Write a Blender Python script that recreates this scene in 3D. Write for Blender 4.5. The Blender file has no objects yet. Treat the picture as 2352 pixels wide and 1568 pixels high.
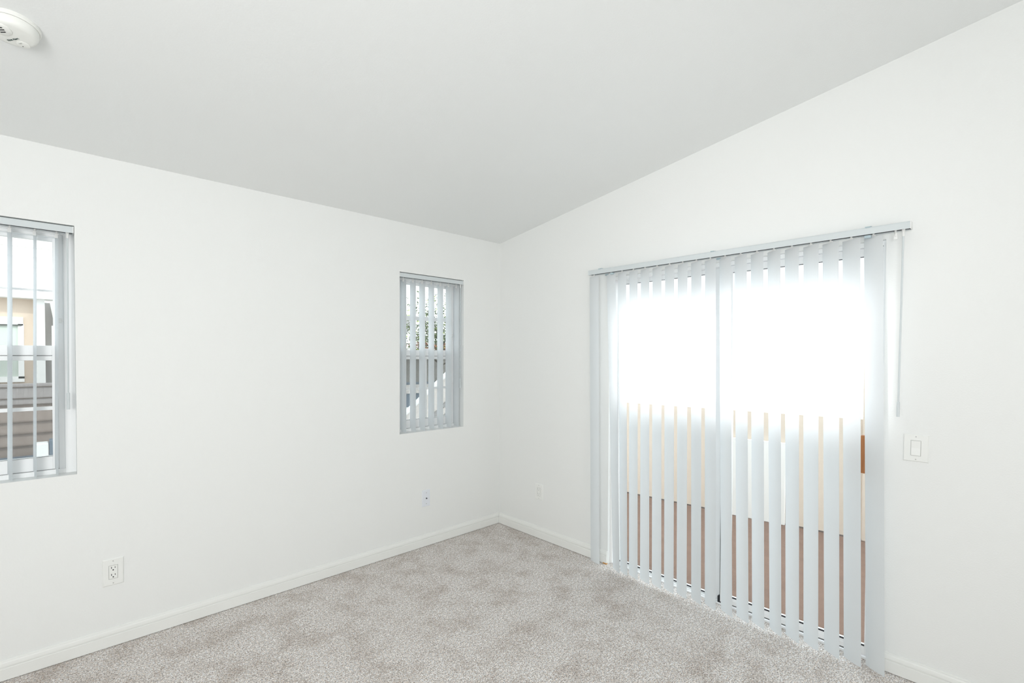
import bpy, bmesh, math, random
from mathutils import Vector, Matrix
random.seed(7)
scene = bpy.context.scene
COL = scene.collection
R = math.radians

# ------------------------------------------------------------------ dimensions (metres)
H = 2.44            # eave height at the left wall
TAN = 0.1464        # ceiling rises away from the left wall
XN, YB = -4.7, -4.9 # far extents of the room behind the camera
def ceil_z(y): return H - TAN * y

# ------------------------------------------------------------------ materials
def nt(name):
    m = bpy.data.materials.new(name); m.use_nodes = True
    n = m.node_tree; b = n.nodes['Principled BSDF']
    return m, n, b
def link(n, a, b): n.links.new(a, b)
def plain(name, col, rough=0.5, spec=0.3, metal=0.0, noise=0.0, nscale=40.0, bump=0.0, bscale=200.0):
    m, n, b = nt(name)
    b.inputs['Roughness'].default_value = rough
    b.inputs['Specular IOR Level'].default_value = spec
    b.inputs['Metallic'].default_value = metal
    tc = n.nodes.new('ShaderNodeTexCoord')
    ns = n.nodes.new('ShaderNodeTexNoise'); ns.inputs['Scale'].default_value = nscale; ns.inputs['Detail'].default_value = 3
    link(n, tc.outputs['Object'], ns.inputs['Vector'])
    mx = n.nodes.new('ShaderNodeMix'); mx.data_type = 'RGBA'
    k = 1.0 - noise
    mx.inputs[6].default_value = (col[0]*k, col[1]*k, col[2]*k, 1)
    mx.inputs[7].default_value = (min(1, col[0]*(2-k)), min(1, col[1]*(2-k)), min(1, col[2]*(2-k)), 1)
    link(n, ns.outputs['Fac'], mx.inputs[0]); link(n, mx.outputs[2], b.inputs['Base Color'])
    if bump > 0:
        n2 = n.nodes.new('ShaderNodeTexNoise'); n2.inputs['Scale'].default_value = bscale; n2.inputs['Detail'].default_value = 4
        link(n, tc.outputs['Object'], n2.inputs['Vector'])
        bp = n.nodes.new('ShaderNodeBump'); bp.inputs['Strength'].default_value = bump; bp.inputs['Distance'].default_value = 0.002
        link(n, n2.outputs['Fac'], bp.inputs['Height']); link(n, bp.outputs['Normal'], b.inputs['Normal'])
    return m
M = {}
M['wall'] = plain('wall_paint', (0.804, 0.815, 0.806), 0.6, 0.2, noise=0.004, nscale=2, bump=0.35, bscale=160)
M['ceiling'] = plain('ceiling_paint', (0.804, 0.820, 0.817), 0.75, 0.15, noise=0.004, nscale=2, bump=0.35, bscale=160)
M['trim'] = plain('trim_paint', (0.81, 0.82, 0.80), 0.3, 0.4)
M['vinyl'] = plain('white_vinyl', (0.89, 0.90, 0.905), 0.35, 0.4)
M['rail'] = plain('head_rail_metal', (0.60, 0.645, 0.66), 0.4, 0.4)
M['plate'] = plain('plate_plastic', (0.82, 0.83, 0.81), 0.3, 0.4)
M['coolplate'] = plain('cool_plate_plastic', (0.75, 0.78, 0.83), 0.3, 0.4)
M['dark'] = plain('dark_slot', (0.025, 0.025, 0.027), 0.7, 0.2)
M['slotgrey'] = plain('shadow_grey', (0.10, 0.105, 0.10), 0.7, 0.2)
M['gasket'] = plain('black_gasket', (0.03, 0.03, 0.035), 0.6, 0.2)
M['metal'] = plain('screw_metal', (0.45, 0.46, 0.45), 0.35, 0.5, metal=0.4)
M['brass'] = plain('connector_dark', (0.07, 0.07, 0.08), 0.4, 0.5)
M['clip'] = plain('clip_plastic', (0.80, 0.81, 0.80), 0.35, 0.4)
M['bracket'] = plain('clear_bracket', (0.42, 0.52, 0.56), 0.25, 0.5)
M['detector'] = plain('detector_plastic', (0.80, 0.81, 0.78), 0.4, 0.35)
M['ink'] = plain('green_ink', (0.05, 0.085, 0.075), 0.6, 0.2)
M['greyink'] = plain('grey_ink', (0.42, 0.43, 0.41), 0.6, 0.2)
M['rawwood'] = plain('raw_wood', (0.55, 0.30, 0.11), 0.7, 0.2, noise=0.25, nscale=60)
# oak handle
def wood():
    m, n, b = nt('oak_handle')
    b.inputs['Roughness'].default_value = 0.45
    tc = n.nodes.new('ShaderNodeTexCoord'); mp = n.nodes.new('ShaderNodeMapping')
    mp.inputs['Scale'].default_value = (40, 40, 3)
    ns = n.nodes.new('ShaderNodeTexNoise'); ns.inputs['Scale'].default_value = 5; ns.inputs['Detail'].default_value = 5
    cr = n.nodes.new('ShaderNodeValToRGB')
    cr.color_ramp.elements[0].color = (0.26, 0.085, 0.022, 1); cr.color_ramp.elements[1].color = (0.52, 0.22, 0.075, 1)
    link(n, tc.outputs['Object'], mp.inputs['Vector']); link(n, mp.outputs['Vector'], ns.inputs['Vector'])
    link(n, ns.outputs['Fac'], cr.inputs['Fac']); link(n, cr.outputs['Color'], b.inputs['Base Color'])
    return m
M['oak'] = wood()
# translucent slats
def slat_mat():
    m = bpy.data.materials.new('blind_slat_pvc'); m.use_nodes = True
    n = m.node_tree; n.nodes.clear()
    out = n.nodes.new('ShaderNodeOutputMaterial')
    d = n.nodes.new('ShaderNodeBsdfDiffuse'); t = n.nodes.new('ShaderNodeBsdfTranslucent')
    g = n.nodes.new('ShaderNodeBsdfGlossy'); g.inputs['Roughness'].default_value = 0.35
    tc = n.nodes.new('ShaderNodeTexCoord'); ns = n.nodes.new('ShaderNodeTexNoise'); ns.inputs['Scale'].default_value = 6
    cr = n.nodes.new('ShaderNodeValToRGB')
    cr.color_ramp.elements[0].color = (0.70, 0.715, 0.722, 1); cr.color_ramp.elements[1].color = (0.73, 0.745, 0.752, 1)
    link(n, tc.outputs['Object'], ns.inputs['Vector']); link(n, ns.outputs['Fac'], cr.inputs['Fac'])
    link(n, cr.outputs['Color'], d.inputs['Color'])
    t.inputs['Color'].default_value = (0.78, 0.845, 0.885, 1)
    m1 = n.nodes.new('ShaderNodeMixShader'); m1.inputs['Fac'].default_value = 0.34
    link(n, d.outputs['BSDF'], m1.inputs[1]); link(n, t.outputs['BSDF'], m1.inputs[2])
    m2 = n.nodes.new('ShaderNodeMixShader'); m2.inputs['Fac'].default_value = 0.03
    link(n, m1.outputs['Shader'], m2.inputs[1]); link(n, g.outputs['BSDF'], m2.inputs[2])
    link(n, m2.outputs['Shader'], out.inputs['Surface'])
    return m
M['slat'] = slat_mat()
def glass_mat(name, tint, gloss):
    m = bpy.data.materials.new(name); m.use_nodes = True
    n = m.node_tree; n.nodes.clear()
    out = n.nodes.new('ShaderNodeOutputMaterial')
    t = n.nodes.new('ShaderNodeBsdfTransparent'); t.inputs['Color'].default_value = (*tint, 1)
    g = n.nodes.new('ShaderNodeBsdfGlossy'); g.inputs['Roughness'].default_value = 0.0
    mx = n.nodes.new('ShaderNodeMixShader'); mx.inputs['Fac'].default_value = gloss
    link(n, t.outputs['BSDF'], mx.inputs[1]); link(n, g.outputs['BSDF'], mx.inputs[2])
    link(n, mx.outputs['Shader'], out.inputs['Surface'])
    return m
M['glass'] = glass_mat('window_glass', (0.95, 0.97, 0.965), 0.04)
def screen_mat():
    m = bpy.data.materials.new('insect_screen_mesh'); m.use_nodes = True
    n = m.node_tree; n.nodes.clear()
    out = n.nodes.new('ShaderNodeOutputMaterial')
    t = n.nodes.new('ShaderNodeBsdfTransparent'); d = n.nodes.new('ShaderNodeBsdfDiffuse')
    d.inputs['Color'].default_value = (0.16, 0.16, 0.16, 1)
    mx = n.nodes.new('ShaderNodeMixShader'); mx.inputs['Fac'].default_value = 0.27
    link(n, t.outputs['BSDF'], mx.inputs[1]); link(n, d.outputs['BSDF'], mx.inputs[2])
    link(n, mx.outputs['Shader'], out.inputs['Surface'])
    return m
M['screen'] = screen_mat()
# carpet
def carpet():
    m, n, b = nt('speckled_carpet')
    b.inputs['Roughness'].default_value = 0.95; b.inputs['Specular IOR Level'].default_value = 0.05
    tc = n.nodes.new('ShaderNodeTexCoord')
    def noise(scale, det, rough=0.5):
        x = n.nodes.new('ShaderNodeTexNoise'); x.inputs['Scale'].default_value = scale
        x.inputs['Detail'].default_value = det; x.inputs['Roughness'].default_value = rough
        link(n, tc.outputs['Object'], x.inputs['Vector']); return x
    fine = noise(165, 3, 0.8)
    cr = n.nodes.new('ShaderNodeValToRGB'); e = cr.color_ramp.elements
    e[0].position = 0.37; e[0].color = (0.20, 0.175, 0.16, 1)
    e[1].position = 0.62; e[1].color = (1.0, 1.0, 1.0, 1)
    x = e.new(0.46); x.color = (0.60, 0.575, 0.57, 1)
    x = e.new(0.54); x.color = (0.84, 0.835, 0.84, 1)
    link(n, fine.outputs['Fac'], cr.inputs['Fac'])
    # warm and cool flecks
    fl = noise(110, 2, 0.6)
    cr2 = n.nodes.new('ShaderNodeValToRGB'); e = cr2.color_ramp.elements
    e[0].position = 0.36; e[0].color = (1.02, 0.95, 0.88, 1); e[1].position = 0.64; e[1].color = (0.98, 1.01, 1.03, 1)
    link(n, fl.outputs['Fac'], cr2.inputs['Fac'])
    mu = n.nodes.new('ShaderNodeMix'); mu.data_type = 'RGBA'; mu.blend_type = 'MULTIPLY'; mu.inputs[0].default_value = 1
    link(n, cr.outputs['Color'], mu.inputs[6]); link(n, cr2.outputs['Color'], mu.inputs[7])
    # trodden patches where the pile lies the other way
    pa = noise(5.5, 6, 0.68)
    cr3 = n.nodes.new('ShaderNodeValToRGB'); e = cr3.color_ramp.elements
    e[0].position = 0.33; e[0].color = (0.76, 0.725, 0.695, 1); e[1].position = 0.54; e[1].color = (1.0, 1.0, 1.0, 1)
    link(n, pa.outputs['Fac'], cr3.inputs['Fac'])
    mu2 = n.nodes.new('ShaderNodeMix'); mu2.data_type = 'RGBA'; mu2.blend_type = 'MULTIPLY'; mu2.inputs[0].default_value = 1
    link(n, mu.outputs[2], mu2.inputs[6]); link(n, cr3.outputs['Color'], mu2.inputs[7])
    mo = noise(62, 4, 0.8)
    cr4 = n.nodes.new('ShaderNodeValToRGB'); e = cr4.color_ramp.elements
    e[0].position = 0.37; e[0].color = (0.72, 0.69, 0.66, 1); e[1].position = 0.60; e[1].color = (1.12, 1.12, 1.125, 1)
    link(n, mo.outputs['Fac'], cr4.inputs['Fac'])
    mu3 = n.nodes.new('ShaderNodeMix'); mu3.data_type = 'RGBA'; mu3.blend_type = 'MULTIPLY'; mu3.inputs[0].default_value = 1
    link(n, mu2.outputs[2], mu3.inputs[6]); link(n, cr4.outputs['Color'], mu3.inputs[7])
    link(n, mu3.outputs[2], b.inputs['Base Color'])
    bp = n.nodes.new('ShaderNodeBump'); bp.inputs['Strength'].default_value = 0.55; bp.inputs['Distance'].default_value = 0.006
    link(n, fine.outputs['Fac'], bp.inputs['Height']); link(n, bp.outputs['Normal'], b.inputs['Normal'])
    return m
M['carpet'] = carpet()
# outdoors
M['stucco'] = plain('cream_stucco', (0.74, 0.645, 0.55), 0.9, 0.1, noise=0.05, nscale=30, bump=0.5, bscale=120)
M['tan'] = plain('tan_stucco', (0.66, 0.555, 0.46), 0.9, 0.1, noise=0.04, nscale=25, bump=0.4, bscale=80)
M['grey'] = plain('grey_stucco', (0.34, 0.335, 0.33), 0.9, 0.1, noise=0.06, nscale=20)
M['white_out'] = plain('outdoor_white', (0.88, 0.88, 0.86), 0.6, 0.2)
M['beige_out'] = plain('outdoor_beige', (0.66, 0.62, 0.585), 0.8, 0.1)
M['pane_out'] = plain('outdoor_pane', (0.56, 0.62, 0.56), 0.2, 0.5)
M['blue_out'] = plain('blue_grey_panel', (0.15, 0.19, 0.235), 0.5, 0.4, noise=0.1)
M['bark'] = plain('bark', (0.10, 0.075, 0.055), 0.9, 0.1, noise=0.3, nscale=20)
M['leaf'] = plain('leaf_green', (0.085, 0.11, 0.055), 0.6, 0.2, noise=0.5, nscale=3)
M['leafred'] = plain('leaf_russet', (0.28, 0.12, 0.07), 0.6, 0.2, noise=0.4, nscale=3)
M['leaflime'] = plain('leaf_lime', (0.30, 0.36, 0.11), 0.6, 0.2, noise=0.4, nscale=3)
M['ground'] = plain('ground_paving', (0.20, 0.20, 0.18), 0.9, 0.1, noise=0.1, nscale=2)
M['seam'] = plain('seam_shadow', (0.15, 0.12, 0.105), 0.8, 0.1)
def banded(name, c0, c1, axis, scale, dirt=0.25):
    m, n, b = nt(name)
    b.inputs['Roughness'].default_value = 0.85; b.inputs['Specular IOR Level'].default_value = 0.1
    tc = n.nodes.new('ShaderNodeTexCoord'); mp = n.nodes.new('ShaderNodeMapping')
    s = [2.0, 2.0, 2.0]; s[axis] = scale
    mp.inputs['Scale'].default_value = s
    ns = n.nodes.new('ShaderNodeTexNoise'); ns.inputs['Scale'].default_value = 3; ns.inputs['Detail'].default_value = 5; ns.inputs['Roughness'].default_value = 0.6
    cr = n.nodes.new('ShaderNodeValToRGB')
    cr.color_ramp.elements[0].position = 0.3; cr.color_ramp.elements[1].position = 0.7
    cr.color_ramp.elements[0].color = (*c0, 1); cr.color_ramp.elements[1].color = (*c1, 1)
    link(n, tc.outputs['Object'], mp.inputs['Vector']); link(n, mp.outputs['Vector'], ns.inputs['Vector'])
    link(n, ns.outputs['Fac'], cr.inputs['Fac']); link(n, cr.outputs['Color'], b.inputs['Base Color'])
    return m
M['siding'] = banded('brown_lap_siding', (0.30, 0.245, 0.215), (0.36, 0.30, 0.265), 0, 12)
M['shingle'] = banded('weathered_shingle', (0.30, 0.27, 0.26), (0.42, 0.39, 0.375), 0, 30)
M['deck'] = banded('brown_deck_coating', (0.18, 0.115, 0.088), (0.215, 0.138, 0.106), 0, 4)
M['fence'] = banded('grey_fence_boards', (0.25, 0.24, 0.22), (0.34, 0.32, 0.295), 0, 14)

# ------------------------------------------------------------------ mesh helpers
class MB:
    def __init__(s): s.bm = bmesh.new(); s.mi = 0
    def face(s, vs):
        try:
            f = s.bm.faces.new(vs); f.material_index = s.mi; return f
        except ValueError: return None
    def box(s, x0, x1, y0, y1, z0, z1):
        v = [s.bm.verts.new((x, y, z)) for x in (x0, x1) for y in (y0, y1) for z in (z0, z1)]
        for q in ((0,1,3,2),(4,6,7,5),(0,4,5,1),(2,3,7,6),(0,2,6,4),(1,5,7,3)): s.face([v[i] for i in q])
        return s
    def prism(s, pts, axis, a0, a1):
        # pts are 2-D in the two other axes (order kept), extruded along axis
        def p3(p, a):
            q = list(p); q.insert(axis, a); return q
        A = [s.bm.verts.new(p3(p, a0)) for p in pts]; B = [s.bm.verts.new(p3(p, a1)) for p in pts]
        s.face(A); s.face(list(reversed(B)))
        for i in range(len(pts)):
            j = (i+1) % len(pts); s.face([A[i], B[i], B[j], A[j]])
        return s
    def chamfer(s, w, h, t, c, cx=0, cz=0, y0=0.0005):
        # plate in the XZ plane, face toward -Y, chamfer c
        def ring(ww, hh, y): return [s.bm.verts.new((cx+a*ww/2, y, cz+b*hh/2)) for a, b in ((-1,-1),(1,-1),(1,1),(-1,1))]
        r0 = ring(w, h, y0); r1 = ring(w, h, y0-t+c); r2 = ring(w-2*c, h-2*c, y0-t)
        for a, b in ((r0, r1), (r1, r2)):
            for i in range(4): s.face([a[i], a[(i+1)%4], b[(i+1)%4], b[i]])
        s.face(r2); s.face(list(reversed(r0)))
        return s
    def tube(s, p0, p1, r, n=12, r1=None):
        p0 = Vector(p0); p1 = Vector(p1); d = (p1-p0).normalized()
        a = d.orthogonal().normalized(); b = d.cross(a)
        r1 = r if r1 is None else r1
        A = [s.bm.verts.new(p0+(a*math.cos(2*math.pi*i/n)+b*math.sin(2*math.pi*i/n))*r) for i in range(n)]
        B = [s.bm.verts.new(p1+(a*math.cos(2*math.pi*i/n)+b*math.sin(2*math.pi*i/n))*r1) for i in range(n)]
        for i in range(n): s.face([A[i], A[(i+1)%n], B[(i+1)%n], B[i]])
        s.face(list(reversed(A))); s.face(B)
        return s
    def lathe(s, prof, n=64, c=(0,0)):
        rings = []
        for r, z in prof:
            if r < 1e-6: rings.append([s.bm.verts.new((c[0], c[1], z))])
            else: rings.append([s.bm.verts.new((c[0]+r*math.cos(2*math.pi*i/n), c[1]+r*math.sin(2*math.pi*i/n), z)) for i in range(n)])
        for A, B in zip(rings, rings[1:]):
            for i in range(n):
                j = (i+1) % n
                if len(A) == 1: s.face([A[0], B[j], B[i]])
                elif len(B) == 1: s.face([A[i], A[j], B[0]])
                else: s.face([A[i], A[j], B[j], B[i]])
        return s
    def build(s, name, mats, parent=None, smooth=False, loc=None, bevel=0.0):
        bmesh.ops.recalc_face_normals(s.bm, faces=s.bm.faces[:])
        me = bpy.data.meshes.new(name); s.bm.to_mesh(me); s.bm.free()
        for m in (mats if isinstance(mats, (list, tuple)) else [mats]): me.materials.append(M[m])
        if smooth:
            for p in me.polygons: p.use_smooth = True
            try: me.set_sharp_from_angle(angle=R(35))
            except Exception: pass
        o = bpy.data.objects.new(name, me); COL.objects.link(o)
        if parent is not None: o.parent = parent
        if loc is not None: o.location = loc
        if bevel > 0:
            md = o.modifiers.new('bevel', 'BEVEL'); md.width = bevel; md.segments = 2; md.limit_method = 'ANGLE'
        return o
def tag(o, label=None, cat=None, group=None, kind=None):
    if label: o['label'] = label
    if cat: o['category'] = cat
    if group: o['group'] = group
    if kind: o['kind'] = kind
    return o
def empty(name, loc=(0,0,0), rot=(0,0,0)):
    o = bpy.data.objects.new(name, None); COL.objects.link(o); o.location = loc; o.rotation_euler = rot
    o.empty_display_size = 0.05
    return o

# ------------------------------------------------------------------ room shell
W1 = dict(x0=-3.652, x1=-2.742, z0=0.889, z1=2.083)
W2 = dict(x0=-0.984, x1=-0.394, z0=0.886, z1=2.080)
TH = 0.15
mb = MB()   # left wall, plane y = 0
xs = [XN, W1['x0'], W1['x1'], W2['x0'], W2['x1'], TH]
for i in range(5):
    if i in (1, 3):
        w = W1 if i == 1 else W2
        mb.box(xs[i], xs[i+1], 0, TH, -0.1, w['z0']); mb.box(xs[i], xs[i+1], 0, TH, w['z1'], H+0.03)
    else: mb.box(xs[i], xs[i+1], 0, TH, -0.1, H+0.03)
bmesh.ops.remove_doubles(mb.bm, verts=mb.bm.verts[:], dist=1e-5)
tag(mb.build('wall_left', 'wall'), 'white left wall holding the two narrow blind-covered windows', 'wall', kind='structure')

DY0, DY1, DZ = -1.149, -2.690, 2.020
mb = MB()   # right wall, plane x = 0
mb.prism([(0, -0.1), (DY0, -0.1), (DY0, ceil_z(DY0)+0.03), (0, ceil_z(0)+0.03)], 0, 0, TH)
mb.prism([(DY0, DZ), (DY1, DZ), (DY1, ceil_z(DY1)+0.03), (DY0, ceil_z(DY0)+0.03)], 0, 0, TH)
mb.prism([(DY1, -0.1), (YB, -0.1), (YB, ceil_z(YB)+0.03), (DY1, ceil_z(DY1)+0.03)], 0, 0, TH)
bmesh.ops.remove_doubles(mb.bm, verts=mb.bm.verts[:], dist=1e-5)
tag(mb.build('wall_right', 'wall'), 'white gable wall holding the sliding glass door', 'wall', kind='structure')

mb = MB(); mb.prism([(XN-TH, -0.1), (TH, -0.1), (TH, ceil_z(YB)+0.03), (XN-TH, ceil_z(YB)+0.03)], 1, YB-TH, YB)
tag(mb.build('wall_back', 'wall'), 'white wall behind the viewer, opposite the narrow windows', 'wall', kind='structure')
mb = MB(); mb.prism([(TH, -0.1), (YB, -0.1), (YB, ceil_z(YB)+0.03), (TH, H+0.03)], 0, XN-TH, XN)
tag(mb.build('wall_near', 'wall'), 'white wall behind the viewer, opposite the sliding door', 'wall', kind='structure')
mb = MB(); mb.prism([(TH, ceil_z(TH)), (YB-TH, ceil_z(YB-TH)), (YB-TH, ceil_z(YB-TH)+0.12), (TH, ceil_z(TH)+0.12)], 0, XN-TH, TH)
tag(mb.build('ceiling', 'ceiling'), 'smooth white vaulted ceiling sloping up from the left wall', 'ceiling', kind='structure')
mb = MB(); mb.box(XN-TH, 0.028, YB-TH, TH, -0.1, 0.0)
tag(mb.build('floor', 'carpet'), 'speckled grey-beige carpet with trodden darker patches', 'floor', kind='structure')

# baseboards (moulded profile: distance from wall, height)
PROF = [(0, 0.003), (0.0125, 0.003), (0.0130, 0.006), (0.0130, 0.0550), (0.0120, 0.0566), (0.0092, 0.0570), (0.0090, 0.0596),
        (0.0112, 0.0612), (0.0122, 0.0645), (0.0118, 0.0700), (0.0100, 0.0790), (0.0070, 0.0850), (0.0068, 0.0875), (0.0060, 0.0910), (0.0040, 0.0925), (0, 0.0925)]
mb = MB(); mb.prism([(-t, z) for t, z in PROF], 0, XN, 0.0)
tag(mb.build('baseboard_left', 'trim'), 'white moulded baseboard under the two narrow windows', 'baseboard', kind='structure')
mb = MB(); mb.prism([(-t, z) for t, z in PROF], 1, -0.0132, -1.1475)
b = mb.build('baseboard_right_far', 'trim')
tag(b, 'short white moulded baseboard from room corner to sliding door', 'baseboard', kind='structure')
mb = MB(); mb.box(-0.0155, -0.0005, -1.149, -1.118, 0.0, 0.009)
tag(mb.build('raw_end', 'rawwood', b, bevel=0.001), 'unpainted orange wood end at the carpet')
mb = MB(); mb.prism([(-t, z) for t, z in PROF], 1, -2.700, YB)
tag(mb.build('baseboard_right_near', 'trim'), 'white moulded baseboard right of the sliding door under the switch', 'baseboard', kind='structure')

# ------------------------------------------------------------------ windows
def window(name, w, label, lites, latchx):
    x0, x1, z0, z1 = w['x0'], w['x1'], w['z0'], w['z1']
    fr = MB()
    def ring(mb, xa, xb, za, zb, wl, wr, wb, wt, ya, yb):
        mb.box(xa, xa+wl, ya, yb, za, zb); mb.box(xb-wr, xb, ya, yb, za, zb)
        mb.box(xa+wl, xb-wr, ya, yb, za, za+wb); mb.box(xa+wl, xb-wr, ya, yb, zb-wt, zb)
    ring(fr, x0, x1, z0, z1, .040, .040, .022, .040, .075, .149)
    ring(fr, x0+.040, x1-.040, z0+.022, z1-.040, .020, .020, .0, .012, .088, .149) if False else None
    root = fr.build(name, 'vinyl', bevel=0.0015)
    tag(root, label, 'window', kind='structure')
    a, b = x0+.040, x1-.040                      # inside the outer frame
    st = MB(); st.box(b-.022, b, .084, .149, z0+.022, z1-.040); st.box(a, a+.022, .084, .149, z0+.022, z1-.040); st.box(a+.022, b-.022, .084, .149, z1-.052, z1-.040)
    st.build('inner_frame', 'vinyl', root, bevel=0.001)
    a += .022; b -= .022
    zm0, zm1 = 1.438, 1.509
    up = MB(); ring(up, a, b, zm0+.02, z1-.052, .016, .016, .045, .016, .118, .142)
    us = up.build('upper_sash', 'vinyl', root, bevel=0.001)
    lo = MB(); ring(lo, a, b, z0+.022, zm1, .022, .022, .066, zm1-zm0, .088, .112)
    ls = lo.build('lower_sash', 'vinyl', root, bevel=0.001)
    gr = MB(); gr.box(a+.01, b-.02, .0870, .0885, 1.4600, 1.4625); gr.build('sash_groove', 'slotgrey', ls)
    g1 = MB(); g1.box(a+.010, b-.010, .128, .132, zm0+.06, z1-.06); g1.build('pane', 'glass', us)
    g2 = MB(); g2.box(a+.015, b-.015, .099, .103, z0+.08, zm0+.01); g2.build('pane', 'glass', ls)
    # grids: horizontal bar mid height, vertical bars between lites
    um = MB(); zc = 1.757 if lites == 2 else 1.775; t = .016 if lites == 2 else .005
    um.box(a+.012, b-.012, .1245, .1275, zc-t, zc+t)
    lm = MB(); lm.box(a+.018, b-.018, .0935, .0985, 1.199, 1.216)
    for i in range(1, lites):
        xc = a+.02+(b-a-.04)*i/lites
        if lites == 2: xc = -.695
        um.box(xc-.006, xc+.006, .1240, .1270, zm0+.06, z1-.06)
        lm.box(xc-.007, xc+.007, .0930, .0980, z0+.08, zm0+.005)
    um.build('muntin', 'vinyl', us); lm.build('muntin', 'vinyl', ls)
    sc = MB(); sc.box(a, b, .1440, .1445, z0+.022, zm0+.03); sc.build('insect_screen', 'screen', root)
    lt = MB(); lt.box(b-.004, b+.014, .074, .084, 1.620, 1.642); lt.build('tilt_latch', 'clip', root, bevel=0.002)
    ck = MB(); ck.box((a+b)/2-.03, (a+b)/2+.03, .089, .118, zm1, zm1+.012); ck.build('sash_lock', 'vinyl', root, bevel=0.003)
    sl = MB(); sl.box(x0, x1, .150, .205, z0-.03, z0+.012); sl.build('outer_sill', 'beige_out', root)
    # dark strip for the gap where frame meets the sill
    dk = MB(); dk.box(x0+.041, x1-.041, .0865, .0885, z0+.0195, z0+.0235); dk.build('sash_gap', 'slotgrey', root)
    gk = MB(); gk.box(a+.022, b-.022, .0862, .0884, z0+.0868, z0+.0885); gk.build('glazing_bead', 'slotgrey', ls)
    return root
window('window_1', W1, 'white single-hung window at the left edge with open blind slats', 3, 0)
window('window_2', W2, 'narrow white window between the long blank wall and the room corner', 2, 0)

# ------------------------------------------------------------------ sliding glass door
fr = MB()
fr.box(.030, .149, DY0-.016, DY0, -.03, DZ); fr.box(.030, .149, DY1, DY1+.014, -.03, DZ)
fr.box(.030, .149, DY1+.014, DY0-.016, 1.998, DZ)
fr.box(.030, .149, DY1+.014, DY0-.016, -.05, -.004)
fr.box(.030, .034, DY1+.014, DY0-.016, -.004, .009); fr.box(.070, .078, DY1+.014, DY0-.016, -.004, .004)
door = fr.build('door_1', 'vinyl', bevel=0.001)
tag(door, 'white two-panel sliding glass door behind the long vertical blinds', 'door', kind='structure')
def panel(name, x0, x1, ya, yb, z0, z1, wl, wr, wb, wt):
    # ya > yb ; wl is the stile toward the room corner
    p = MB()
    p.box(x0, x1, ya-wl, ya, z0, z1); p.box(x0, x1, yb, yb+wr, z0, z1)
    p.box(x0, x1, yb+wr, ya-wl, z0, z0+wb); p.box(x0, x1, yb+wr, ya-wl, z1-wt, z1)
    o = p.build(name, 'vinyl', door, bevel=0.001)
    g = MB(); xm = (x0+x1)/2; g.box(xm-.003, xm+.003, yb+wr-.005, ya-wl+.005, z0+wb-.005, z1-wt+.005); g.build('pane', 'glass', o)
    k = MB(); k.box(x0-.0012, x0+.006, yb+wr, ya-wl, z0+wb-.001, z0+wb+.0045); k.box(x0-.0008, x0+.004, yb+wr, ya-wl, z1-wt-.0025, z1-wt)
    k.build('glazing_gasket', 'gasket', o)
    return o
fx = panel('fixed_panel', .085, .115, DY0-.016, -1.9035, -.004, 1.998, .010, .050, .016, .027)
sp = panel('sliding_panel', .037, .068, -1.9245, DY1+.014, .014, 1.994, .053, .050, .046, .038)
lip = MB(); lip.box(.0345, .0385, DY1+.08, -1.99, .0405, .0435); lip.build('rail_lip', 'vinyl', sp)
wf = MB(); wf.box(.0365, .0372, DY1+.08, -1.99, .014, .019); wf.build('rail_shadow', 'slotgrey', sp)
ws = MB(); ws.box(.070, .088, -1.9225, -1.9075, .004, 1.99); ws.build('weather_strip', 'slotgrey', door)
pl = MB(); pl.box(.040, .060, -1.9240, -1.9085, .004, .042); pl.build('strip_plug', 'gasket', door)
hd = MB(); hd.box(-.006, .018, -2.634, -2.6055, .911, 1.094)
h = hd.build('handle', 'oak', sp, bevel=0.004); tag(h, 'orange-brown wooden pull handle')
for za in (.925, 1.050):
    hb = MB(); hb.box(.016, .038, -2.630, -2.616, za, za+.030); hb.build('handle_mount', 'vinyl', h, bevel=0.002)

# ------------------------------------------------------------------ vertical blinds
SW = 0.0885
def slat_mesh(mb, top, bot, zt, zb, n=7, crown=0.004, rows=10):
    # top/bot = (x centre, y centre, heading angle); heading 0 lies along y, far end toward wall
    prev = None
    for k in range(rows+1):
        f = k/rows; xc = top[0]+(bot[0]-top[0])*f; yc = top[1]+(bot[1]-top[1])*f
        a = R(top[2]+(bot[2]-top[2])*f); z = zt+(zb-zt)*f
        row = []
        for i in range(n):
            s = (i/(n-1)-.5); d = s*SW; c = crown*(1-4*s*s)
            row.append(mb.bm.verts.new((xc+d*math.sin(a)-c*math.cos(a), yc+d*math.cos(a)+c*math.sin(a), z)))
        if prev:
            for i in range(n-1): mb.face([prev[i], prev[i+1], row[i+1], row[i]])
        prev = row
def clip_mesh(mb, x, y, z, a, axis):
    # small carrier stem and hook
    mb.tube((x, y, z-.004), (x, y, z+.012), .0042, 8)
    ca, sa = math.cos(R(a)), math.sin(R(a))
    h = [(-.009, -.0025), (.009, -.0025), (.009, .0025), (-.009, .0025)]
    pts = [(x+u*sa+v*ca, y+u*ca-v*sa) for u, v in h]
    mb.prism(pts, 2, z-.018, z-.003)
def add_slat(root, top, bot, zt, zb, crown=0.004):
    mb = MB(); slat_mesh(mb, top, bot, zt, zb, crown=crown)
    s = mb.build('slat', 'slat', root, smooth=True)
    cm = MB(); clip_mesh(cm, top[0], top[1], zt+.010, top[2], 0); cm.build('carrier_clip', 'clip', s)
    return s
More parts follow.
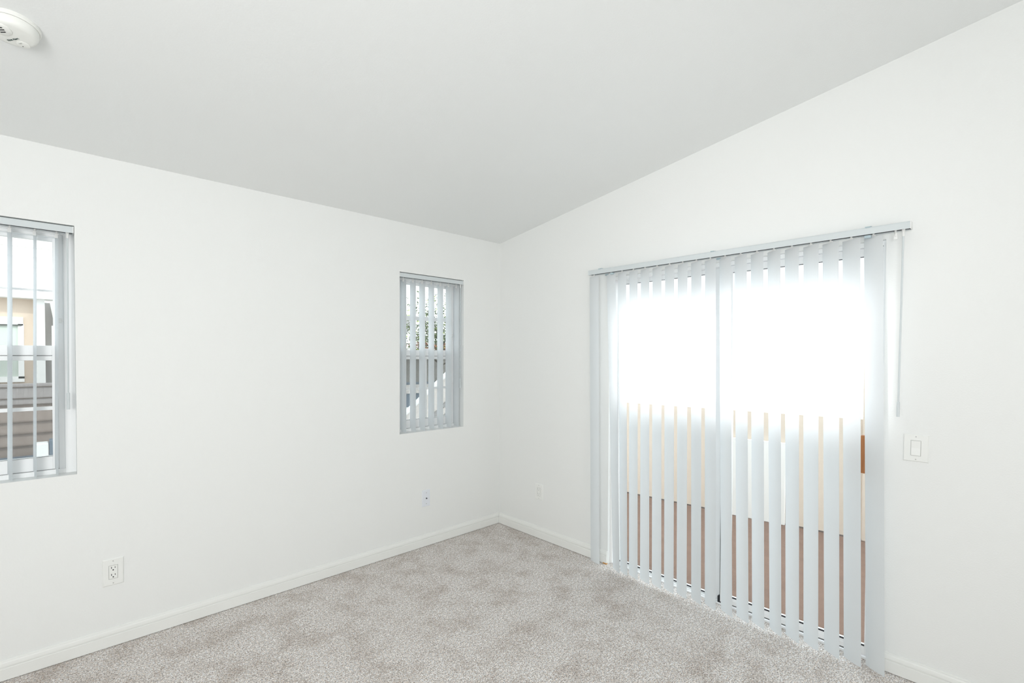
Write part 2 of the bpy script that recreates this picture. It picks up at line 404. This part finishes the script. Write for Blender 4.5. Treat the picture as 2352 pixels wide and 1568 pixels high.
def wand(root, p0, p1, zg, r=.0038):
    p0 = Vector(p0); p1 = Vector(p1)
    f = (p0.z-zg)/(p0.z-p1.z); pg = p0.lerp(p1, f)
    w = MB(); w.tube(p0, pg, r, 8); o = w.build('wand', 'rail', root, smooth=True)
    g = MB(); g.tube(pg, pg.lerp(p1, .06), r, 10, .0062); g.tube(pg.lerp(p1, .06), p1, .0062, 10); g.build('wand_grip', 'rail', o, smooth=True)
    t = MB(); t.tube(p0+Vector((0,0,.028)), p0+Vector((0,0,.006)), .0065, 10); t.tube(p0+Vector((0,0,.008)), p0-Vector((0,0,.012)), .0050, 10)
    t.build('wand_hook', 'clip', o)
    return o
# door blind
vb = empty('vertical_blind', (-.067, -1.91, 0.0))
tag(vb, 'floor-length white vertical blind covering the sliding glass door', 'blind')
vb_inv = Matrix.Translation((.067, 1.91, 0))
def local(o): o.matrix_parent_inverse = vb_inv; return o
RZ0, RZ1 = 2.0360, 2.0680
mb = MB(); mb.prism([(-.0900, RZ0), (-.0905, RZ1-.004), (-.0880, RZ1), (-.0460, RZ1), (-.0440, RZ1-.004), (-.0440, RZ0), (-.0480, RZ0), (-.0480, RZ0+.006), (-.0860, RZ0+.006), (-.0860, RZ0)], 1, -1.030, -2.787)
hr = mb.build('head_rail', 'rail', vb); hr.matrix_parent_inverse = vb_inv
mb = MB(); mb.box(-.0858, -.0482, -2.784, -1.033, RZ0+.0045, RZ0+.0058); o = mb.build('rail_channel', 'dark', hr)
for ya, yb in ((-2.7895, -2.7865), (-1.0305, -1.0275)):
    mb = MB(); mb.box(-.0915, -.0430, ya, yb, RZ0-.0005, RZ1+.0005); mb.build('end_cap', 'clip', hr)
for yb, zt in ((-1.127, .006), (-1.91, .004), (-2.634, .006)):
    mb = MB(); mb.box(-.080, -.001, yb-.012, yb+.012, RZ1, RZ1+zt); mb.box(-.006, -.001, yb-.012, yb+.012, RZ1-.035, RZ1+zt); mb.box(-.0925, -.086, yb-.009, yb+.009, RZ1-.002, RZ1+.003)
    o = mb.build('bracket', 'bracket', vb); o.matrix_parent_inverse = vb_inv
tops = [-1.065, -1.207, -1.294, -1.381, -1.466, -1.551, -1.636, -1.721, -1.806, -1.890, -1.974, -2.059, -2.144, -2.228, -2.313, -2.399, -2.483, -2.567, -2.652]
angt = [7.8, 14.3, 19.5, 21, 22, 22, 23.5, 24, 24, 25, 25.2, 26, 27.5, 29.5, 29, 28, 28.2, 27, 27.8]
bots = [-1.090, -1.267, -1.326, -1.399, -1.483, -1.568, -1.652, -1.736, -1.827, -1.912, -2.006, -2.093, -2.175, -2.261, -2.341, -2.425, -2.515, -2.599, -2.687]
angb = [10.2, 25.5, 25, 19, 19, 20, 22, 22.5, 27, 24.2, 27.2, 26, 29, 34, 31, 30.2, 33, 29.2, 28.2]
for yt, at, yb_, ab in zip(tops, angt, bots, angb):
    s = add_slat(vb, (-.067, yt, at), (-.067, yb_, ab), 2.026, .014)
    s.matrix_parent_inverse = vb_inv
cm = MB(); clip_mesh(cm, -.067, -2.733, 2.031, 75, 0); cm.box(-.069, -.065, -2.740, -2.727, 2.000, 2.022)
o = cm.build('spare_clip', 'clip', vb); o.matrix_parent_inverse = vb_inv
for y in (-2.632, -1.222):
    cm = MB(); cm.box(-.085, -.068, y-.014, y+.012, 2.020, 2.033); o = cm.build('spacer_link', 'bracket', vb, bevel=0.002); o.matrix_parent_inverse = vb_inv
o = wand(vb, (-.070, -2.761, 2.020), (-.064, -2.753, 1.202), 1.270); o.matrix_parent_inverse = vb_inv
# window blinds (inside the recess)
def recess_blind(label, x0, x1, zt, slats, bottoms, wx, grp):
    root = empty('vertical_blind', ((x0+x1)/2, .04, .89)); inv = Matrix.Translation((-(x0+x1)/2, -.04, -.89))
    tag(root, label, 'blind', grp)
    z0, z1 = zt-.031, zt
    mb = MB(); mb.prism([(.0010, z0), (.0005, z1-.003), (.0030, z1), (.0480, z1), (.0500, z1-.004), (.0500, z0), (.046, z0), (.046, z0+.006), (.006, z0+.006), (.006, z0)], 0, x0, x1)
    hr = mb.build('head_rail', 'rail', root); hr.matrix_parent_inverse = inv
    mb = MB(); mb.box(x0+.003, x1-.003, .0062, .0458, z0+.0045, z0+.0058); mb.build('rail_channel', 'dark', hr)
    for xa in (x0-.001, x1-.002):
        mb = MB(); mb.box(xa, xa+.003, -.0005, .0505, z0, z1); mb.build('end_cap', 'clip', hr)
    for (xt, a), xb in zip(slats, bottoms):
        # heading measured from the window plane: right end nearer the room
        mb = MB(); zt_, zb_ = z0-.010, W2['z0']+.004
        prev = None; rows = 8; n = 7
        for k in range(rows+1):
            f = k/rows; xc = xt+(xb-xt)*f; z = zt_+(zb_-zt_)*f; row = []
            for i in range(n):
                s_ = i/(n-1)-.5; d = s_*SW*.96; c = .0035*(1-4*s_*s_)
                row.append(mb.bm.verts.new((xc+d*math.cos(R(a))+c*math.sin(R(a)), .0455-d*math.sin(R(a))+c*math.cos(R(a)), z)))
            if prev:
                for i in range(n-1): mb.face([prev[i], prev[i+1], row[i+1], row[i]])
            prev = row
        s = mb.build('slat', 'slat', root, smooth=True); s.matrix_parent_inverse = inv
        cm = MB(); cm.tube((xt, .0455, zt_-.002), (xt, .0455, z0+.006), .0042, 8); cm.box(xt-.0075, xt+.0075, .040, .051, zt_-.016, zt_+.004)
        cm.build('carrier_clip', 'clip', s)
    o = wand(root, (wx, .020, z0-.012), (wx-.004, .018, 1.203), 1.285, .0034); o.matrix_parent_inverse = inv
    return root
s1 = [(-2.803, 81.5), (-2.877, 81), (-2.958, 76)] + [(-3.040-.080*i, 78) for i in range(7)]
b1 = [-2.814, -2.888, -2.969] + [-3.050-.080*i for i in range(7)]
recess_blind('white vertical blind with slats turned edge-on in the left-edge window', -3.649, -2.745, 2.078, s1, b1, -2.766, 'small window blinds')
s2 = [(-.928, 88), (-.844, 90), (-.762, 90), (-.678, 91), (-.594, 91), (-.513, 92), (-.438, 92)]
b2 = [x for x, a in s2]
recess_blind('white vertical blind in the narrow window beside the room corner', -.981, -.397, 2.075, s2, b2, -.413, 'small window blinds')

# ------------------------------------------------------------------ wall plates
def plate_root(name, label, cat, wall, u, z, grp=None):
    # local frame: face toward local -Y, wall at y = 0
    rot = (0, 0, 0) if wall == 'left' else (0, 0, R(-90))
    loc = (u, 0, z) if wall == 'left' else (0, u, z)
    return tag(empty(name, loc, rot), label, cat, grp)
def decora(root, w, h, slotmat, mat='plate'):
    mb = MB(); mb.chamfer(w, h, .0062, .0035); p = mb.build('cover_plate', mat, root)
    mb = MB()
    for a, b, c, d in ((-.0180, -.0168, -.0340, .0340), (.0168, .0180, -.0340, .0340), (-.0180, .0180, -.0345, -.0335), (-.0180, .0180, .0335, .0345)):
        mb.box(a, b, -.0064, -.0058, c, d)
    mb.build('opening_seam', 'greyink', p)
    for zz in (-.0525, .0525):
        mb = MB(); mb.tube((0, -.0055, zz*h/.127), (0, -.0066, zz*h/.127), .0024, 10); mb.build('screw', 'metal', p)
    return p
def outlet(root, w, h, slotmat):
    decora(root, w, h, slotmat)
    mb = MB(); mb.chamfer(.0328, .066, .0012, .0008, y0=-.0060); r = mb.build('receptacle', 'plate', root)
    mb = MB()
    for zc in (.0178, -.0178):
        mb.box(-.0082, -.0056, -.0077, -.0068, zc+.0005, zc+.0095)
        mb.box(.0058, .0082, -.0077, -.0068, zc+.0015, zc+.0085)
        mb.tube((-.0002, -.0068, zc-.0068), (-.0002, -.0077, zc-.0068), .0030, 10)
    mb.build('socket_slots', slotmat, r)
o = plate_root('wall_outlet', 'white wide-plate wall outlet below the left-edge window', 'outlet', 'left', -2.6125, .375, 'wall outlets')
outlet(o, .083, .134, 'dark')
o = plate_root('wall_outlet', 'white wall outlet between the room corner and the door blind', 'outlet', 'right', -.4845, .3735, 'wall outlets')
outlet(o, .083, .127, 'metal')
o = plate_root('cable_plate', 'bluish-white single-jack wall plate under the narrow window', 'cable plate', 'left', -.7565, .370)
mb = MB(); mb.chamfer(.071, .126, .006, .003); p = mb.build('cover_plate', 'coolplate', o)
for zz in (-.042, .042):
    mb = MB(); mb.tube((0, -.0055, zz), (0, -.0066, zz), .0033, 12); mb.build('screw', 'metal', p)
mb = MB(); mb.tube((0, -.005, 0), (0, -.014, 0), .0048, 12); mb.build('jack', 'brass', o, smooth=True)
o = plate_root('light_switch', 'white rocker light switch on the wall right of the door blind', 'light switch', 'right', -2.8105, 1.061)
decora(o, .089, .123, 'greyink')
mb = MB()
# rocker: slightly tilted paddle, lower edge out
mb.prism([(-.0058, -.0328), (-.0110, -.0325), (-.0072, .0005), (-.0078, .0325), (-.0058, .0328)], 0, -.0162, .0162)
mb.build('rocker', 'plate', o)

# ------------------------------------------------------------------ smoke detector on the sloped ceiling
cy = -.814
sd = tag(empty('smoke_detector', (-2.905, cy, ceil_z(cy)), (-math.atan(TAN), 0, 0)), 'round white smoke detector on the sloped ceiling', 'smoke detector')
mb = MB(); mb.lathe([(0, 0), (.0700, 0), (.0705, -.003), (.0695, -.010), (.0670, -.0125), (.0, -.0125)]); mb.build('base_ring', 'detector', sd, smooth=True)
mb = MB(); mb.lathe([(.0640, -.0110), (.0640, -.0150)]); mb.build('ring_gap', 'slotgrey', sd)
mb = MB(); mb.lathe([(0, -.0135), (.0655, -.0135), (.0655, -.016), (.0640, -.026), (.0605, -.034), (.0560, -.0385), (.0480, -.0405), (.0, -.0420)])
body = mb.build('body', 'detector', sd, smooth=True)
# raised horn vent with three slits
mb = MB(); mb.lathe([(.0275, -.0395), (.0268, -.0440), (.0235, -.0462), (.0, -.0468)], 40, (-.0265, -.0175)); vent = mb.build('horn_vent', 'detector', sd, smooth=True)
mb = MB()
d = Vector((.80, -.60, 0)); q = Vector((.60, .80, 0))
for k, (l0, l1) in zip((-1.1, 0, 1.1), ((-.010, .014), (-.013, .013), (-.006, .009))):
    c = Vector((-.027, -.0185, 0)) + q*k*.0085
    a0 = c+d*l0; a1 = c+d*l1; w = q*.0017
    mb.prism([((a0-w).x, (a0-w).y), ((a1-w).x, (a1-w).y), ((a1+w).x, (a1+w).y), ((a0+w).x, (a0+w).y)], 2, -.0473, -.0455)
mb.build('vent_slits', 'dark', vent)
mb = MB(); mb.lathe([(.0165, -.0400), (.0165, -.0422), (.0150, -.0430), (0, -.0432)], 32, (.0245, .0310)); btn = mb.build('test_button', 'detector', sd, smooth=True)
def text(name, body_txt, size, loc, ang, mat, parent):
    cu = bpy.data.curves.new(name, 'FONT'); cu.body = body_txt; cu.size = size; cu.extrude = .00025; cu.align_x = 'CENTER'; cu.align_y = 'CENTER'; cu.offset = size*.018
    ob = bpy.data.objects.new('tmp_text', cu); COL.objects.link(ob)
    dg = bpy.context.evaluated_depsgraph_get(); me = bpy.data.meshes.new_from_object(ob.evaluated_get(dg)); bpy.data.objects.remove(ob)
    me.materials.clear(); me.materials.append(M[mat])
    o = bpy.data.objects.new(name, me); COL.objects.link(o); o.parent = parent
    right = Vector((math.cos(ang), math.sin(ang), 0)); nrm = Vector((0, 0, -1)); upv = nrm.cross(right)
    m = Matrix((right, upv, nrm)).transposed().to_4x4(); m.translation = Vector(loc); o.matrix_basis = m
    return o
ta = math.atan2(.0021-.0347, .0142+.0139)
text('lettering', 'First Alert', .0094, (.0010, .0190, -.0419), ta, 'ink', body)
text('button_lettering', 'TEST', .0052, (.0185, .0262, -.0433), ta, 'greyink', btn)
mb = MB(); mb.lathe([(0, -.0431), (.0017, -.0431), (.0017, -.0436), (0, -.0436)], 12, (.0235, .0390)); mb.build('indicator', 'slotgrey', btn)

# ------------------------------------------------------------------ balcony outside the sliding door
mb = MB(); mb.box(.152, 2.75, -4.2, .9, -.26, -.10)
tag(mb.build('balcony_floor', 'deck'), 'brown coated balcony deck outside the sliding door', 'balcony floor', kind='structure')
def slab(mb, p0, p1, t, z0, z1):
    p0 = Vector((*p0, 0)); p1 = Vector((*p1, 0)); d = (p1-p0).normalized(); n = Vector((-d.y, d.x, 0))
    if n.x < 0: n = -n
    mb.prism([(p0.x, p0.y), (p1.x, p1.y), ((p1+n*t).x, (p1+n*t).y), ((p0+n*t).x, (p0+n*t).y)], 2, z0, z1)
PA, PB = (1.805, .9), (2.418, -4.2)
def par_x(y): return PA[0]+(PB[0]-PA[0])*(PA[1]-y)/(PA[1]-PB[1])
mb = MB(); slab(mb, PA, PB, .16, -.10, .935)
w = tag(mb.build('wall_balcony', 'stucco'), 'cream stucco balcony parapet beyond the sliding door', 'wall', kind='structure')
mb = MB(); slab(mb, (PA[0]-.006, PA[1]), (PB[0]-.006, PB[1]), .01, -.10, -.088); mb.build('base_line', 'seam', w)  # dark line along the foot of the parapet
y = -1.18
mb = MB(); slab(mb, (par_x(-1.17)-.035, -1.17), (par_x(-1.655)-.035, -1.655), .022, -.098, .668)
tag(mb.build('white_panel', 'white_out', bevel=0.004), 'plain white panel standing against the balcony parapet', 'panel')
mb = MB(); mb.box(par_x(-2.2)-.03, par_x(-2.2)+.22, -2.62, -2.225, -.10, 2.75)
tag(mb.build('stucco_column', 'stucco', bevel=0.01), 'square cream stucco column on the balcony edge', 'column')

# ------------------------------------------------------------------ outside the left windows
mb = MB(); mb.box(-14, 12, .6, 22, -3.2, -3.0)
tag(mb.build('ground', 'ground'), 'grey courtyard ground far below the windows', 'ground', kind='structure')
sw = empty('siding_wall', (-3.4, 4.0, -3.0)); tag(sw, 'low brown lap-sided wall across from the left-edge window', 'wall')
mb = MB(); mb.box(-7, -2.0, 4.0, 4.18, -3.0, .935); o = mb.build('siding_boards', 'siding', sw); o.matrix_parent_inverse = Matrix.Translation((3.4, -4, 3))
mb = MB(); mb.box(-7, -2.0, 3.985, 4.18, .935, 1.150); o = mb.build('shingle_course', 'shingle', sw); o.matrix_parent_inverse = Matrix.Translation((3.4, -4, 3))
mb = MB()
for zz in (1.118, 1.000, .935, .752, .630, .506): mb.box(-7, -2.0, 3.975, 3.99, zz-.005, zz+.005)
o = mb.build('board_seams', 'seam', sw); o.matrix_parent_inverse = Matrix.Translation((3.4, -4, 3))
mb = MB(); mb.box(-7, -2.0, 3.80, 3.975, .30, .405); o = mb.build('gutter', 'blue_out', sw); o.matrix_parent_inverse = Matrix.Translation((3.4, -4, 3))
ub = empty('utility_box', (-2.93, 3.6, .41)); tag(ub, 'small white box with a dark vent on the ledge outside the left-edge window', 'box')
inv = Matrix.Translation((2.93, -3.6, -.41))
mb = MB(); mb.box(-2.985, -2.875, 3.55, 3.70, .41, .575); o = mb.build('housing', 'white_out', ub, bevel=0.01); o.matrix_parent_inverse = inv
mb = MB(); mb.box(-2.872, -2.78, 3.56, 3.70, .45, .60); o = mb.build('vent', 'blue_out', ub, bevel=0.008); o.matrix_parent_inverse = inv

nb = empty('neighbor_building', (-4.0, 7.0, -3.0)); tag(nb, 'tan stucco neighboring apartment building with white trim seen through the left-edge window', 'building')
inv = Matrix.Translation((4.0, -7.0, 3.0))
def nbp(name, mat, boxes, par=nb, bev=0.0):
    mb = MB()
    for bx in boxes: mb.box(*bx)
    o = mb.build(name, mat, par, bevel=bev)
    if par is nb: o.matrix_parent_inverse = inv
    return o
nbp('wall', 'tan', [(-9, -3.05, 7.0, 7.3, -3, 2.30)])
nbp('recess_wall', 'grey', [(-3.05, -2.2, 7.6, 7.8, -3, 2.28)])
nbp('fascia_beam', 'white_out', [(-9, -2.0, 6.75, 7.1, 2.27, 2.64)])
nbp('post', 'white_out', [(-3.046, -2.930, 6.90, 7.02, -3, 2.3)])
wf = nbp('window_frame', 'white_out', [(-4.3, -3.16, 6.95, 7.01, 1.88, 2.00), (-4.3, -3.155, 6.95, 7.01, 1.05, 1.13), (-3.215, -3.155, 6.95, 7.01, 1.1, 1.9), (-4.3, -4.2, 6.95, 7.01, 1.1, 1.9)])
nbp('pane', 'pane_out', [(-4.2, -3.215, 6.97, 6.99, 1.1, 1.9)], wf)
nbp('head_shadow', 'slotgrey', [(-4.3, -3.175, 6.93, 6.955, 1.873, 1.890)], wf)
nbp('gable_siding', 'white_out', [(-9, -2.0, 6.95, 7.1, 2.64, 4.2)])
nbp('siding_seams', 'beige_out', [(-9, -2.0, 6.93, 6.951, 2.75+.14*i, 2.757+.14*i) for i in range(9)])
nbp('stair_rail', 'white_out', [(-2.86, -2.83, 7.2, 7.3, 1.2, 1.9)])
mb = MB(); mb.prism([(-2.88, 2.28), (-2.76, 2.28), (-2.76, 1.72), (-2.80, 1.72)], 1, 7.45, 7.5); o = mb.build('stair_side', 'white_out', nb); o.matrix_parent_inverse = inv

# exterior stair beside the narrow window
st = empty('exterior_stair', (1.2, 3.0, -3.0)); tag(st, 'white exterior stair rising past the narrow window', 'stair'); inv_st = Matrix.Translation((-1.2, -3.0, 3.0))
def stz(x): return .611+(x-.886)*.757
mb = MB(); mb.prism([(.2, stz(.2)-.5), (.2, stz(.2)), (2.4, stz(2.4)), (2.4, stz(2.4)-.5)], 1, 3.02, 3.06); o = mb.build('stringer', 'beige_out', st); o.matrix_parent_inverse = inv_st
mb = MB(); mb.prism([(.2, stz(.2)-.012), (.2, stz(.2)+.022), (2.4, stz(2.4)+.022), (2.4, stz(2.4)-.012)], 1, 2.99, 3.09); o = mb.build('stringer_cap', 'white_out', st); o.matrix_parent_inverse = inv_st
for k in range(6):
    x = .82+k*.165; z = stz(x)-.40
    mb = MB(); mb.prism([(x, z), (x+.10, z), (x+.10, z+.085)], 1, 2.985, 3.03); o = mb.build('step_gap', 'grey', st); o.matrix_parent_inverse = inv_st
mb = MB()
mb.prism([(.2, stz(.2)-.56), (.2, stz(.2)-.46), (2.4, stz(2.4)-.46), (2.4, stz(2.4)-.56)], 1, 3.0, 3.9); o = mb.build('underside', 'beige_out', st); o.matrix_parent_inverse = inv_st

fn = empty('grey_fence', (3.5, 6.0, -3.0)); tag(fn, 'grey board fence above a bluish panel behind the exterior stair', 'fence'); inv_f = Matrix.Translation((-3.5, -6.0, 3.0))
def fnp(name, mat, *bx):
    mb = MB(); mb.box(*bx); o = mb.build(name, mat, fn); o.matrix_parent_inverse = inv_f
fnp('board_panel', 'fence', 2.0, 6.0, 6.0, 6.06, .87, 1.362)
fnp('top_cap', 'fence', 2.0, 6.0, 5.97, 6.09, 1.362, 1.40)
fnp('lower_edge', 'blue_out', 2.0, 6.0, 5.98, 6.06, .82, .87)
fnp('ledge', 'beige_out', 2.0, 6.0, 5.95, 6.10, .63, .82)
fnp('lower_panel', 'blue_out', 2.0, 6.0, 6.0, 6.06, .33, .63)
fnp('bottom_rail', 'white_out', 2.0, 6.0, 5.98, 6.06, .275, .33)
fnp('base_panel', 'grey', 2.0, 6.0, 6.0, 6.06, -3.0, .275)

hs = empty('gabled_house', (3.2, 9.0, -3.0)); tag(hs, 'white gabled house far behind the tree at the narrow window', 'house'); inv_h = Matrix.Translation((-3.2, -9.0, 3.0))
mb = MB(); mb.prism([(2.0, -3), (7.5, -3), (7.5, 1.6), (4.6, 3.0), (2.0, 1.2)], 1, 9.0, 9.4); o = mb.build('wall', 'white_out', hs); o.matrix_parent_inverse = inv_h
mb = MB(); mb.prism([(4.35, 1.95), (4.62, 2.30), (4.62, 2.50), (4.35, 2.50)], 1, 8.9, 8.95); o = mb.build('roof_slope', 'grey', hs); o.matrix_parent_inverse = inv_h

tr = empty('leafy_tree', (3.3, 5.2, -3.0)); tag(tr, 'sparse leafy tree outside the narrow window', 'tree'); inv_t = Matrix.Translation((-3.3, -5.2, 3.0))
mb = MB(); mb.tube((3.1, 5.3, -3.0), (3.05, 5.25, 1.6), .055, 10, .035)
for k in range(16):
    a = random.uniform(0, 6.28); z0 = random.uniform(1.2, 1.9); r = random.uniform(.4, .9)
    mb.tube((3.05, 5.25, z0), (3.05+r*math.cos(a), 5.25+r*math.sin(a)*.5, z0+random.uniform(.2, .9)), .012, 6, .004)
o = mb.build('trunk', 'bark', tr, smooth=True); o.matrix_parent_inverse = inv_t
mb = MB()
for k in range(6500):
    u = random.random()
    x = random.gauss(2.95, .38); yv = max(4.7, min(5.8, random.gauss(5.25, .25))); z = 1.40+abs(random.gauss(0, .62))
    if z > 2.75 or z < 1.3: continue
    mb.mi = 1 if z < 1.72 and random.random() < .5 else (2 if random.random() < .18 else 0)
    s = random.uniform(.018, .040); c = Vector((x, yv, z))
    d = Vector((random.uniform(-1, 1), random.uniform(-1, 1), random.uniform(-1, 1))).normalized(); e = d.orthogonal().normalized()*s*.55; d = d*s
    vs = [mb.bm.verts.new(c+v) for v in (-d, e*.9, d, -e*.9)]; mb.face(vs)
o = mb.build('foliage', ['leaf', 'leafred', 'leaflime'], tr); o.matrix_parent_inverse = inv_t

# ------------------------------------------------------------------ light
wd = bpy.data.worlds.new('sky'); scene.world = wd; wd.use_nodes = True
n = wd.node_tree; bg = n.nodes['Background']
bg.inputs['Color'].default_value = (0.90, 0.955, 1.0, 1); bg.inputs['Strength'].default_value = 2.75
def area(name, loc, target, sx, sy, power, col=(1, 1, 1), spread=180):
    l = bpy.data.lights.new(name, 'AREA'); l.shape = 'RECTANGLE'; l.size = sx; l.size_y = sy; l.energy = power*0.885; l.color = col; l.spread = R(spread)
    o = bpy.data.objects.new(name, l); COL.objects.link(o); o.location = loc
    d = Vector(target)-Vector(loc); o.rotation_euler = d.to_track_quat('-Z', 'Y').to_euler(); return o
area('room_fill', (-4.5, -3.7, 1.75), (-2.2, 0, 1.6), 2.2, 2.0, 49, (1, 0.998, 0.99))  # unseen soft fill standing in for the broad light from behind the viewer
area('bounce_flash', (-4.0, -3.3, 1.5), (-1.75, -1.55, 2.75), .9, .9, 38, (1, 1, 1))
area('ceiling_fill', (-1.7, -4.25, 1.4), (-.85, -2.0, 2.75), .7, .7, 9, (1, 1, 1))  # extra lamp added to lift the right side of the ceiling
area('door_fill', (-2.45, -3.5, 1.62), (0, -1.75, 2.05), .35, .35, 1.3, (1, 1, 1), 55)  # added fill that brightens the door head and upper slats
area('wall_fill', (-2.15, -3.6, 1.8), (-2.2, 0, 1.55), .5, .5, 2.8, (1, 1, 1), 120)  # added fill for the left wall and its shaded window frame
b = area('blind_patch_beam', (-4.45, -1.93, 1.470), (-.067, -1.945, 1.470), 1.34, .64, 6.0, (1, 1, 1), 5)  # narrow indoor beam added for the bright band on the door slats
sn = bpy.data.lights.new('sun', 'SUN'); sn.energy = 1.2; sn.angle = R(1.0); sn.color = (1, .97, .92)
so = bpy.data.objects.new('sun', sn); COL.objects.link(so); so.location = (0, -8, 9)
so.rotation_euler = Vector((.05, .75, -.62)).to_track_quat('-Z', 'Y').to_euler()

# ------------------------------------------------------------------ camera
cam = bpy.data.cameras.new('camera'); co = bpy.data.objects.new('camera', cam); COL.objects.link(co)
cam.sensor_fit = 'HORIZONTAL'; cam.sensor_width = 36; cam.lens = 16.8656; cam.shift_y = 0.02178
co.location = (-2.8093, -3.1189, 1.4723); co.rotation_euler = (R(88.9652), R(-.2307), R(-43.5132))
cam.clip_start = 0.02; cam.clip_end = 200
scene.camera = co
scene.view_settings.view_transform = 'Standard'; scene.view_settings.look = 'None'
scene.view_settings.exposure = 0; scene.view_settings.gamma = 1
scene.cycles.use_denoising = True
scene.cycles.max_bounces = 14; scene.cycles.diffuse_bounces = 9; scene.cycles.transparent_max_bounces = 16; scene.cycles.transmission_bounces = 6
scene.cycles.sample_clamp_indirect = 6
